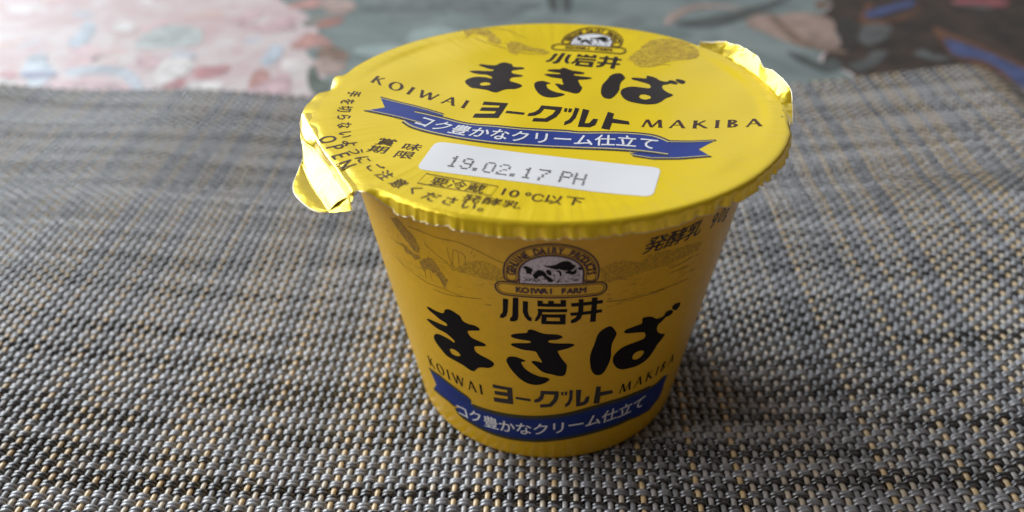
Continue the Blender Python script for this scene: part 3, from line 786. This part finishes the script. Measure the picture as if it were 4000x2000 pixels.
NTH = 900
rings = [0.0] + [1.6 * i for i in range(1, 20)] + [31.2, 31.8, 32.4, 33.0, 33.6, 34.2, 34.8, 35.4, 35.9]
skirt = [i / 12 for i in range(1, 13)]
vv, ff = [], []
rl = random.Random(5)
vv.append((0, 0, lid_z(0, 0)))
idx = []
for r in rings[1:]:
    row = []
    for k in range(NTH):
        a = 2 * math.pi * k / NTH
        x, y = r * math.cos(a), r * math.sin(a)
        row.append(len(vv))
        vv.append((x, y, lid_z(x, y)))
    idx.append(row)
L_EDGE = [(150, 37.0), (158, 37.3), (162, 37.6), (166, 38.1), (172, 37.2), (176, 38.0), (180, 38.6), (183, 39.0), (189.5, 39.3),
          (195, 37.9), (200, 37.4), (208, 37.15), (217, 37.4), (222, 38.1), (226, 38.8), (230, 38.6), (236, 37.6), (245, 37.0)]


SK_R = [(0, 35.9), (0.15, 36.4), (0.3, 36.85), (0.42, 37.15), (0.52, 37.32), (0.7, 37.42), (1.0, 37.55)]
SK_Z = [(0, 0.0), (0.15, -0.01), (0.3, -0.06), (0.42, -0.20), (0.52, -0.48), (0.7, -1.2), (1.0, -2.2)]


def table(t, x):
    if x <= t[0][0]:
        return t[0][1]
    for p, q in zip(t, t[1:]):
        if x <= q[0]:
            return p[1] + (q[1] - p[1]) * (x - p[0]) / (q[0] - p[0])
    return t[-1][1]


for s in skirt:
    row = []
    for k in range(NTH):
        a = 2 * math.pi * k / NTH
        deg = math.degrees(a)
        tl = ang_in(deg, TAB_L[0], TAB_L[1], 7)
        d2 = deg - 360 if deg > 180 else deg
        tr = ang_in(d2, TAB_R[0], TAB_R[1], 6)
        ca, sa = math.cos(a), math.sin(a)
        nz = noise.noise((ca * 8, sa * 8, 1.0))
        nf = noise.noise((ca * 24, sa * 24, 4.0))
        nh = noise.noise((ca * 55, sa * 55, 8.0))
        r, z = table(SK_R, s), H + table(SK_Z, s)   # rounding over, sloping, crimped at the edge
        cr = max(0.0, (s - 0.42) / 0.58)
        fold = max(0.0, nf + 0.35 * nh)           # patches tucked under
        r += cr * (0.38 * nh + 0.30 * nz + 0.16 * noise.noise((ca * 110, sa * 110, 2.0))) - 1.3 * cr * fold
        z += cr * (0.30 * nz + 0.22 * nh) + 0.35 * cr * cr * fold
        # level foil out to the tabs
        r_flat = 35.9 + (table(L_EDGE, deg) - 35.9) * s if tl > 0 else 35.9 + 0.9 * s
        z_flat = H - 0.2 * s * s
        if tl > 0:
            z_flat += s * (0.55 * noise.noise((deg * 0.16, 0.3, 2.0)) - 0.55 * math.exp(-((deg - 173) / 3.0) ** 2))
        kk = max(tl, tr)
        r = r * (1 - kk) + r_flat * kk
        z = z * (1 - kk) + z_flat * kk
        bk = max(0, sa) * (1 - kk)                # the back edge lies flatter
        z = z + (H - 0.5 * s - z) * bk * 0.55
        row.append(len(vv))
        vv.append((r * ca, r * sa, z))
    idx.append(row)
for k in range(NTH):
    ff.append((0, idx[0][k], idx[0][(k + 1) % NTH]))
for i in range(len(idx) - 1):
    for k in range(NTH):
        a, b = k, (k + 1) % NTH
        ff.append((idx[i][a], idx[i + 1][a], idx[i + 1][b], idx[i][b]))
LID = link('foil_lid', mesh('foil_lid', vv, ff), M_LID, YOG)
LID.data.materials.append(M_SKIRT)
_nf = len(LID.data.polygons)
_mi = [0] * _nf
for k in range(_nf - 9 * NTH, _nf):
    _mi[k] = 1
LID.data.polygons.foreach_set('material_index', _mi)


M_EDGE = mat('bare_foil_edge', (0.85, 0.82, 0.72), rough=0.3, metal=0.8)


def cut_edge(path, rad, parent, closed=False):
    vv_, ff_ = [], []
    n_ = len(path)
    for i_, p_ in enumerate(path):
        t_ = Vector(path[(i_ + 1) % n_ if closed else min(n_ - 1, i_ + 1)]) - Vector(path[i_ - 1 if (closed or i_) else 0])
        t_.normalize()
        s_ = t_.cross(Vector((0, 0, 1))).normalized()
        w_ = s_.cross(t_)
        for k_ in range(4):
            q_ = math.pi / 2 * k_
            vv_.append(tuple(Vector(p_) + s_ * (rad * math.cos(q_)) + w_ * (rad * math.sin(q_))))
    for i_ in range(n_ if closed else n_ - 1):
        j_ = (i_ + 1) % n_
        for k_ in range(4):
            l_ = (k_ + 1) % 4
            ff_.append((i_ * 4 + k_, i_ * 4 + l_, j_ * 4 + l_, j_ * 4 + k_))
    return link('cut_edge', mesh('cut_edge', vv_, ff_), M_EDGE, parent)


cut_edge([vv[i_] for i_ in idx[-1]], 0.05, LID, True)


def resample(p, n):
    p = [Vector(q) for q in p]
    d = [0.0]
    for a, b in zip(p, p[1:]):
        d.append(d[-1] + (b - a).length)
    out = []
    j = 0
    for k in range(n):
        t = d[-1] * k / (n - 1)
        while j < len(p) - 2 and d[j + 1] < t:
            j += 1
        w = (t - d[j]) / max(1e-9, d[j + 1] - d[j])
        out.append(p[j].lerp(p[j + 1], min(1, max(0, w))))
    return out


LAST = []


def loft(name, lines, rows, parent, n=90, crumple=0.05, freq=0.6, seed=0.0, bulge=None):
    L = [resample(smooth_line(l, 6), n) for l in lines]
    vv, ff = [], []
    grid = []
    for i in range(len(L) - 1):
        for r in range(rows[i] + (1 if i == len(L) - 2 else 0)):
            t = r / rows[i]
            row = []
            for k in range(n):
                p = L[i][k].lerp(L[i + 1][k], t)
                p.z += (bulge[i] if bulge else 0.0) * math.sin(math.pi * t)
                amt = crumple * min(1, (i + t) * 1.5)
                nn = noise.noise(Vector((p.x * freq + seed, p.y * freq, seed))) + 0.5 * noise.noise(Vector((p.x * freq * 2.7, p.y * freq * 2.7, seed + 3)))
                row.append(len(vv))
                vv.append((p.x, p.y, p.z + amt * nn))
            grid.append(row)
    LAST[:] = [vv[i_] for i_ in grid[-1]]
    for a, b in zip(grid, grid[1:]):
        for k in range(n - 1):
            ff.append((a[k], a[k + 1], b[k + 1], b[k]))
    me = mesh(name, vv, ff)
    bm = bmesh.new()
    bm.from_mesh(me)
    bmesh.ops.recalc_face_normals(bm, faces=bm.faces[:])
    if sum(f_.normal.z for f_ in bm.faces) < 0:
        bmesh.ops.reverse_faces(bm, faces=bm.faces[:])
    bm.to_mesh(me)
    bm.free()
    return link(name, me, M_TAB, parent)


tl0 = [(p[0] * 0.985, p[1] * 0.985, H - 0.12) for p in D['T0']]
t4 = D['T4'] + D['T3e'][1:]
t3 = D['T3'] + [D['T3e'][1], D['T3e'][2], D['T3e'][3]]
tabl = loft('pull_tab', [tl0, D['T1'], D['T2'], D['T2b'], D['T3'], D['T4']], [3, 8, 3, 16, 10], LID, crumple=0.06, freq=0.30, seed=2.0, bulge=[0, 0.10, 0, 0.38, 0.10])
cut_edge(list(LAST), 0.055, LID)
tabl['label'] = 'bent opening tab at the front left of the lid, glaring white'
# the tab's front corner, between the last creases and the rim
loft('tab_corner', [D['T1'][-3:] + [(-25.6, -28.6, H - 0.5)], D['T2b'][-3:] + [(-26.2, -30.2, H - 1.6)],
                    [D['T3'][-2], D['T3'][-1]] + D['T3e'][1:]], [5, 8], LID, n=40, crumple=0.12, freq=0.5, seed=6.0)
r0 = [(p[0] * 0.985, p[1] * 0.985, H - 0.15) for p in D['R0']]
tabr = loft('pull_tab', [r0, D['R0'], D['R1']], [3, 14], LID, crumple=0.30, freq=0.33, seed=9.0)
cut_edge(list(LAST), 0.05, LID)
tabr['label'] = 'small crumpled tab standing up at the back right of the lid'

# ------------------------------------------------------------------ printed artwork
def interp(pts, x):
    p = sorted(pts)
    if x <= p[0][0]:
        return p[0][1]
    for a, b in zip(p, p[1:]):
        if x <= b[0]:
            t = (x - a[0]) / max(1e-9, b[0] - a[0])
            return a[1] + (b[1] - a[1]) * t
    return p[-1][1]


def shift(pts, dx, dy):
    return [(x + dx, y + dy) for x, y in pts]


def ragged(loop, amp, n=4, seed=1):
    q = random.Random(seed)
    out = []
    for a_, b_ in zip(loop, loop[1:] + loop[:1]):
        for k in range(n):
            t_ = k / n
            out.append((a_[0] + (b_[0] - a_[0]) * t_ + q.uniform(-amp, amp) * 1.8, a_[1] + (b_[1] - a_[1]) * t_ + q.uniform(-amp, amp)))
    return out


# big brush lettering
brush = Art()
brush.poly(D['MA'], [D['MAH']], sm=3)
brush.poly(D['KI'], sm=3).poly(D['KI2'], sm=3)
brush.poly(D['BA1'], sm=3).poly(D['BA2'], [D['BAH']], sm=3).poly(D['BA3'], sm=3)
kanji = Art()
for l in D['KOI']:
    kanji.poly(l)
kanji.poly(D['IWABOX'][0], [D['IWABOX'][1]])
yog = Art()
for l in D['YOG']:
    yog.poly(l)


def words(art, text, x0, x1, base, hgt, sx):
    ws = [roman(c)[1] * sx for c in text]
    gap = (x1 - x0 - sum(ws)) / (len(text) - 1)
    x = x0
    for c, w in zip(text, ws):
        g, _ = roman(c)
        art.put(g, lambda u, v, x=x: (x + u * sx, base(x + u * sx) + v * hgt))
        x += w + gap


# ---- on the cup
cup_print(brush, 'brush_lettering', M_BLK)
cup_print(kanji, 'maker_lettering', M_BLK)
cup_print(yog, 'yogurt_lettering', M_BLKL)
rom = Art()
words(rom, 'KOIWAI', -47.5, -22.6, lambda x: 15.35 + 0.25 * max(0, (-30 - x) / 17), 2.5, 3.9)
cup_print(rom, 'roman_lettering', M_BLK)
rom = Art()
words(rom, 'MAKIBA', 25.9, 51.5, lambda x: 15.6 + 0.02 * (x - 26), 2.35, 3.9)
cup_print(rom, 'roman_lettering', M_BLK)

crt, crb = smooth_line(D['CRT'][1:], 5), smooth_line(D['CRB'], 5)
cup_print(Art().poly(D['CLT']), 'ribbon_end', M_BLUEC, 0.02)
cup_print(Art().poly(D['CRTAIL'][:-1] + [(34.5, 10.0), (36.5, 13.2)]), 'ribbon_end', M_BLUEC, 0.02)
main = Art().poly(crt + crb[::-1])
cup_print(main, 'ribbon_band', M_BLUEC, 0.04)
edge = Art()
edge.line(crt, 0.85).line(crb, 0.75)
edge.line(D['CLT'][:5], 0.7).line(D['CLT'][7:10], 0.6).line([(40.1, 13.2), (44, 13.0), (48.2, 13.6)], 0.5)
edge.line(D['CRTAIL'][7:10], 0.45)
cup_print(edge, 'ribbon_edging', M_OLIVE, 0.055)
edge2 = Art()
edge2.line(shift(crt, 0, -0.62), 0.12).line(shift(crb, 0, 0.58), 0.12).line([(-38, 11.3), (-33, 11.6), (-28.4, 11.2)], 0.12)
cup_print(edge2, 'ribbon_inner_line', M_OLIVE, 0.06)
slog = Art()
TXT = 'コク豊かなクリーム仕立て'
for i, ch in enumerate(TXT):
    th = -34.2 + i * 6.45
    zc = (interp(D['CRT'][1:], max(th, -28)) + interp(D['CRB'], th)) / 2 - (0.7 if th < -30 else 0)
    sl = 0.035
    put_char(slog, ch, th, zc, sl, 6.7, 3.5, 0.012)
cup_print(slog, 'slogan_lettering', M_WHT, 0.08)

# emblem, drawn in mm from the middle of its foot
def arch(a, b, cy, y0, n=30):
    return [(a, y0)] + [(a * math.cos(math.pi * k / n), cy + b * math.sin(math.pi * k / n)) for k in range(n + 1)] + [(-a, y0)]


def ring(ins):
    o = arch(6.43 - ins, 5.65 - ins, 4.45, 3.5)
    i = arch(4.40 + ins, 3.62 + ins, 4.45, 3.5)
    endl = [(-5.415 - (1.015 - ins) * math.cos(math.pi * k / 8), 3.5 - (0.75 - ins * 0.7) * math.sin(math.pi * k / 8)) for k in range(1, 8)]
    endr = [(5.415 - (1.015 - ins) * math.cos(math.pi * k / 8), 3.5 - (0.75 - ins * 0.7) * math.sin(math.pi * k / 8)) for k in range(1, 8)]
    return o + endl + i[::-1] + endr


def stadium(ins, n=10):
    r = 1.3 - ins
    out = [(6.55 + r * math.cos(-math.pi / 2 + math.pi * k / n), 1.3 + r * math.sin(-math.pi / 2 + math.pi * k / n)) for k in range(n + 1)]
    return out + [(-6.55 + r * math.cos(math.pi / 2 + math.pi * k / n), 1.3 + r * math.sin(math.pi / 2 + math.pi * k / n)) for k in range(n + 1)]


def e6(s):
    p = []
    v_ = [float(t) for t in s.replace('(', ' ').replace(')', ' ').replace(',', ' ').split()]
    for px, py in zip(v_[::2], v_[1::2]):
        p.append(((px - 1305) * 0.007, 2.56 + (890 - py) * 0.00932))
    return p


em_white = Art().poly([(-4.35, 2.72), (4.35, 2.72)] + arch(4.35, 3.57, 4.45, 3.0)[1:-1])
em_line = Art()
em_line.line(ring(0.0), 0.25, closed=True).line(stadium(0.0), 0.25, closed=True)
em_thin = Art()
em_thin.line(ring(0.36), 0.10, closed=True).line(stadium(0.36), 0.10, closed=True)
em_thin.line(arch(4.33, 3.55, 4.45, 2.8), 0.22)
em_pic = Art()
for s in ("(1150,490),(1250,500),(1380,480),(1480,425),(1570,410),(1660,430),(1700,480),(1760,500),(1740,560),(1680,600),(1600,600),(1520,595),(1450,570),(1400,580),(1330,560),(1250,540)",
          "(950,700),(1000,640),(1060,590),(1130,600),(1190,640),(1230,700),(1290,740),(1340,790),(1330,825),(1260,820),(1200,760),(1140,710),(1080,720),(1030,770),(1000,780),(970,740)",
          "(770,560),(820,520),(880,540),(940,570),(960,600),(930,640),(930,690),(880,680),(830,660),(820,600)",
          "(1200,600),(1260,580),(1310,640),(1300,690),(1240,670)", "(1560,640),(1640,600),(1720,620),(1780,570),(1780,660),(1720,690),(1640,670)",
          "(1380,600),(1470,600),(1500,640),(1500,720),(1470,700),(1450,640)", "(1800,560),(1860,540),(1890,600),(1840,600)"):
    em_pic.poly(e6(s), sm=2)
re_ = random.Random(3)
for k in range(240):
    x, y = re_.uniform(-3.9, 3.9), re_.choice((re_.uniform(3.0, 3.9), re_.uniform(3.0, 6.4)))
    if (x / 4.2) ** 2 + (max(0, y - 4.45) / 3.3) ** 2 < 1:
        em_pic.disc(x, y, re_.uniform(0.035, 0.10), n=6)
em_txt = Art()
t = 'GENUINE DAIRY PRODUCTS'
for i, ch in enumerate(t):
    if ch != ' ':
        q = math.radians(178 - i * (176 / (len(t) - 1)))
        x, y = 5.42 * math.cos(q), 4.30 + 4.66 * math.sin(q)
        put_char(em_txt, ch, x, y, math.atan2(4.66 * -math.cos(q) * -1 * -1, 5.42 * math.sin(q)) if False else
                 math.atan2(-4.66 * math.cos(q), 5.42 * math.sin(q)), 1.15, 1.6, 0.05)
t = 'KOIWAI FARM'
for i, ch in enumerate(t):
    if ch != ' ':
        put_char(em_txt, ch, -4.45 + i * 0.89, 1.32, 0, 1.35, 1.5, 0.055)


def emblem(fn, put, lines, thin, pic, white):
    for art, nm, m, o in ((em_white, 'emblem_ground', white, 0.03), (em_line, 'emblem_outline', lines, 0.045),
                          (em_thin, 'emblem_inner_line', thin, 0.05), (em_pic, 'emblem_picture', pic, 0.05), (em_txt, 'emblem_lettering', lines, 0.05)):
        a = Art().put(art, fn)
        put(a, nm, m, o)


emblem(lambda x, y: (0.76 + x / 0.541, 40.06 + y), cup_print, M_MAROON, M_MAROON, M_BLK, M_WHTD)

hak = Art()
for i, ch in enumerate('発酵乳'):
    put_char(hak, ch, 27.2 + i * 6.1, 47.85 - 0.03 * i, 0.0, 6.5, 3.05, 0.014, 0.55)
for i, ch in enumerate('90g'):
    put_char(hak, ch, 47.6 + i * 3.6, 47.4, 0.0, 5.8, 3.4, 0.012, 0.5)
cup_print(hak, 'side_lettering', M_BLKL)

# faint pasture scene
land = Art()
for l in D['LAND']:
    land.poly(ragged(l, 0.14))
for l in D['LANDL']:
    land.line(l, 0.16, sm=4)
rg = random.Random(8)
for k in range(260):
    th = rg.uniform(-50, 55)
    zz = rg.uniform(36.5, 43.0) + 0.03 * abs(th)
    if abs(th) < 15:
        continue
    if rg.random() < 0.6:
        land.line([(th, zz), (th + rg.uniform(0.8, 2.6), zz + rg.uniform(-.12, .12))], rg.uniform(0.05, 0.11))
    else:
        zz = rg.uniform(43, 48.5)
        if th < -18:
            land.line([(th, zz), (th + rg.uniform(-.5, .9), zz + rg.uniform(0.3, 1.0))], rg.uniform(0.06, 0.14))
cup_print(land, 'pasture_drawing', M_LAND, 0.022)
landf = Art()
for l in D['LANDF']:
    landf.poly(ragged(l, 0.16, 5))
cup_print(landf, 'hedge_drawing', M_LANDL, 0.015)

# ---- on the lid
def remap(art, box):
    xs, ys = [p[0] for p in art.v], [p[1] for p in art.v]
    x0, x1, y0, y1 = min(xs), max(xs), min(ys), max(ys)
    X0, X1, Y0, Y1 = box
    return Art().put(art, lambda x, y: (X0 + (x - x0) / (x1 - x0) * (X1 - X0), Y0 + (y - y0) / (y1 - y0) * (Y1 - Y0)))


lid_print(remap(brush, (-16.3, 20.3, 0.75, 14.3)), 'brush_lettering', M_BLKL)
lid_print(remap(kanji, (-4.4, 8.6, 15.2, 21.2)), 'maker_lettering', M_BLKL)
lid_print(remap(yog, (-10.4, 13.5, -8.75, -2.4)), 'yogurt_lettering', M_BLKL)
rom = Art()
words(rom, 'KOIWAI', -31.1, -12.6, lambda x: interp([(-31, 0.35), (-27, -1.35), (-22.5, -2.9), (-17.5, -4.6), (-12.7, -5.8)], x), 2.85, 2.75)
lid_print(rom, 'roman_lettering', M_TXT)
rom = Art()
words(rom, 'MAKIBA', 15.4, 32.7, lambda x: interp([(15.4, -6.65), (19, -6.3), (23.2, -5.4), (27.8, -3.8), (32.7, -2.4)], x), 2.75, 2.6)
lid_print(rom, 'roman_lettering', M_TXT)

lrt, lrb = smooth_line(D['LRT'], 5), smooth_line(D['LRB'], 5)
lid_print(Art().poly(D['LTL']), 'ribbon_end', M_BLUE, 0.025)
lid_print(Art().poly(D['LTR']), 'ribbon_end', M_BLUE, 0.025)
lid_print(Art().poly(lrt + lrb[::-1]), 'ribbon_band', M_BLUE, 0.04)
edge = Art()
edge.line(lrt, 0.36).line(lrb, 0.36)
edge.line(D['LTL'][:3], 0.34).line(D['LTL'][5:9], 0.34).line(D['LTR'][:3], 0.34).line(D['LTR'][4:9], 0.34)
lid_print(edge, 'ribbon_edging', M_NAVY, 0.055)
edge = Art()
edge.line(shift(lrt, 0, -0.42), 0.3).line(shift(lrb, 0, 0.42), 0.3)
edge.line(shift(D['LTL'][:3], 0.1, -0.34), 0.2).line(shift(D['LTL'][5:9], 0.4, 0.32), 0.2)
edge.line(shift(D['LTR'][:3], -0.2, -0.32), 0.2).line(shift(D['LTR'][4:9], -0.2, 0.32), 0.2)
lid_print(edge, 'ribbon_inner_line', M_CREAM, 0.06)
slog = Art()
for i, ch in enumerate(TXT):
    x = -16.9 + i * 3.08
    yc = (interp(D['LRT'], x) + interp(D['LRB'], x)) / 2
    sl = (interp(D['LRT'], x + 2) + interp(D['LRB'], x + 2) - interp(D['LRT'], x - 2) - interp(D['LRB'], x - 2)) / 8
    put_char(slog, ch, x, yc, math.atan(sl), 3.1, 3.7, 0.014)
lid_print(slog, 'slogan_lettering', M_WHT, 0.08)

# best-before panel with dot-matrix date
bx = [(-13.0, -18.45), (19.6, -18.75), (19.35, -27.05), (-12.95, -26.9)]
pan = []
for i in range(4):
    a, b, c = bx[i - 1], bx[i], bx[(i + 1) % 4]
    for k in range(7):
        t = k / 6
        u = [b[j] + (a[j] - b[j]) * 1.3 / math.dist(a, b) for j in (0, 1)]
        w = [b[j] + (c[j] - b[j]) * 1.3 / math.dist(b, c) for j in (0, 1)]
        pan.append(tuple((1 - t) ** 2 * u[j] + 2 * t * (1 - t) * b[j] + t * t * w[j] for j in (0, 1)))
lid_print(Art().poly(pan), 'date_panel', M_WHT, 0.03)
DOT = {'1': ['..#..', '.##..', '..#..', '..#..', '..#..', '..#..', '.###.'], '9': ['.###.', '#...#', '#...#', '.####', '....#', '#...#', '.###.'],
       '0': ['.###.', '#...#', '#...#', '#...#', '#...#', '#...#', '.###.'], '2': ['.###.', '#...#', '....#', '..##.', '.#...', '#....', '#####'],
       '7': ['#####', '....#', '...#.', '..#..', '..#..', '.#...', '.#...'], 'P': ['####.', '#...#', '#...#', '####.', '#....', '#....', '#....'],
       'H': ['#...#', '#...#', '#...#', '#####', '#...#', '#...#', '#...#'], '.': ['.....', '.....', '.....', '.....', '.....', '.##..', '.##..']}
date = Art()
for ch, x in zip('19.02.17PH', (-8.55, -6.62, -5.0, -3.35, -1.28, 0.35, 2.14, 4.3, 7.41, 9.31)):
    yc = -23.72 - 0.055 * (x + 8.5) if x < 5 else -24.2
    for r_, row in enumerate(DOT[ch]):
        for c_, d_ in enumerate(row):
            if d_ == '#':
                date.disc(x + (c_ - 2) * 0.32 + re_.uniform(-.03, .03), yc + (3 - r_) * 0.46 + re_.uniform(-.03, .03), 0.195, 0.185, 8)
lid_print(date, 'date_stamp', mat('stamp_ink', (0.06, 0.06, 0.065), rough=0.5), 0.05)

small = Art()
for ch, x, y in (('賞', -20.2, -19.75), ('味', -15.9, -20.65), ('期', -20.45, -22.2), ('限', -16.1, -23.2)):
    put_char(small, ch, x, y, -0.05, 3.2, 2.4, 0.008)
for i, ch in enumerate('要冷蔵'):
    put_char(small, ch, -8.75 + i * 2.65, -29.4 - 0.28 * i, -0.1, 2.7, 2.35, 0.006)
for ch, x, y, w in (('1', 0.3, -30.0, 2.7), ('0', 1.75, -30.1, 2.9), ('℃', 4.2, -30.3, 2.4), ('以', 7.0, -30.3, 2.7), ('下', 9.7, -30.1, 2.6)):
    put_char(small, ch, x, y, -0.02, w, 2.5, 0.012)
for i, ch in enumerate('発酵乳'):
    put_char(small, ch, -3.15 + i * 2.65, -32.75 - 0.1 * i, -0.03, 2.7, 2.15, 0.006)
small.line([(-11.2, -27.75), (-0.75, -28.9), (-1.0, -31.5), (-11.55, -30.35)], 0.2, closed=True)
RINGTXT = [(-31.78, -4.93), (-31.5, -7.96), (-30.8, -10.57), (-29.75, -13.34), (-28.43, -16.09), (-26.97, -18.97), (-25.17, -21.48),
           (-23.27, -23.68), (-21.22, -25.76), (-18.79, -27.66), (-16.53, -29.51), (-13.84, -31.18), (-11.11, -32.33), (-8.48, -33.5),
           (-5.8, -34.0), (-3.09, -34.5), (-0.6, -34.6)]
for ch, (x, y) in zip('手を切らないようにご注意ください。', RINGTXT):
    put_char(small, ch, x, y, math.atan2(-3 - y, 2 - x) - math.pi / 2, 2.35, 2.45, 0.016)
for ch, x, y in (('O', -28.74, -21.21), ('P', -26.53, -23.39), ('E', -24.71, -25.55), ('N', -22.95, -27.81)):
    put_char(small, ch, x, y, math.atan2(-y, -x) - math.pi / 2, 2.9, 3.6, 0.012)
lid_print(small, 'notice_lettering', M_TXT, 0.03)

emblem(lambda x, y: (1.85 + x * 0.87, 22.5 + y * 1.24), lid_print, M_TXT, M_TXT, M_BLK, M_WHT)
draw = Art().poly(ragged(smooth_loop(D['TREE'], 3), 0.16, 2))
for l in D['COWS']:
    draw.poly(ragged(l, 0.3, 4))
draw.line([(-20, 24.5), (-15, 21.5), (-9, 19.3), (-5, 19.9)], 0.35, sm=4).line([(-22, 29.5), (-16, 30.5), (-11, 27)], 0.3, sm=4)
draw.line([(9.5, 20.5), (12, 19.3), (17, 19.0)], 0.4, sm=4)
lid_print(draw, 'engraving_print', M_DRAW, 0.022)
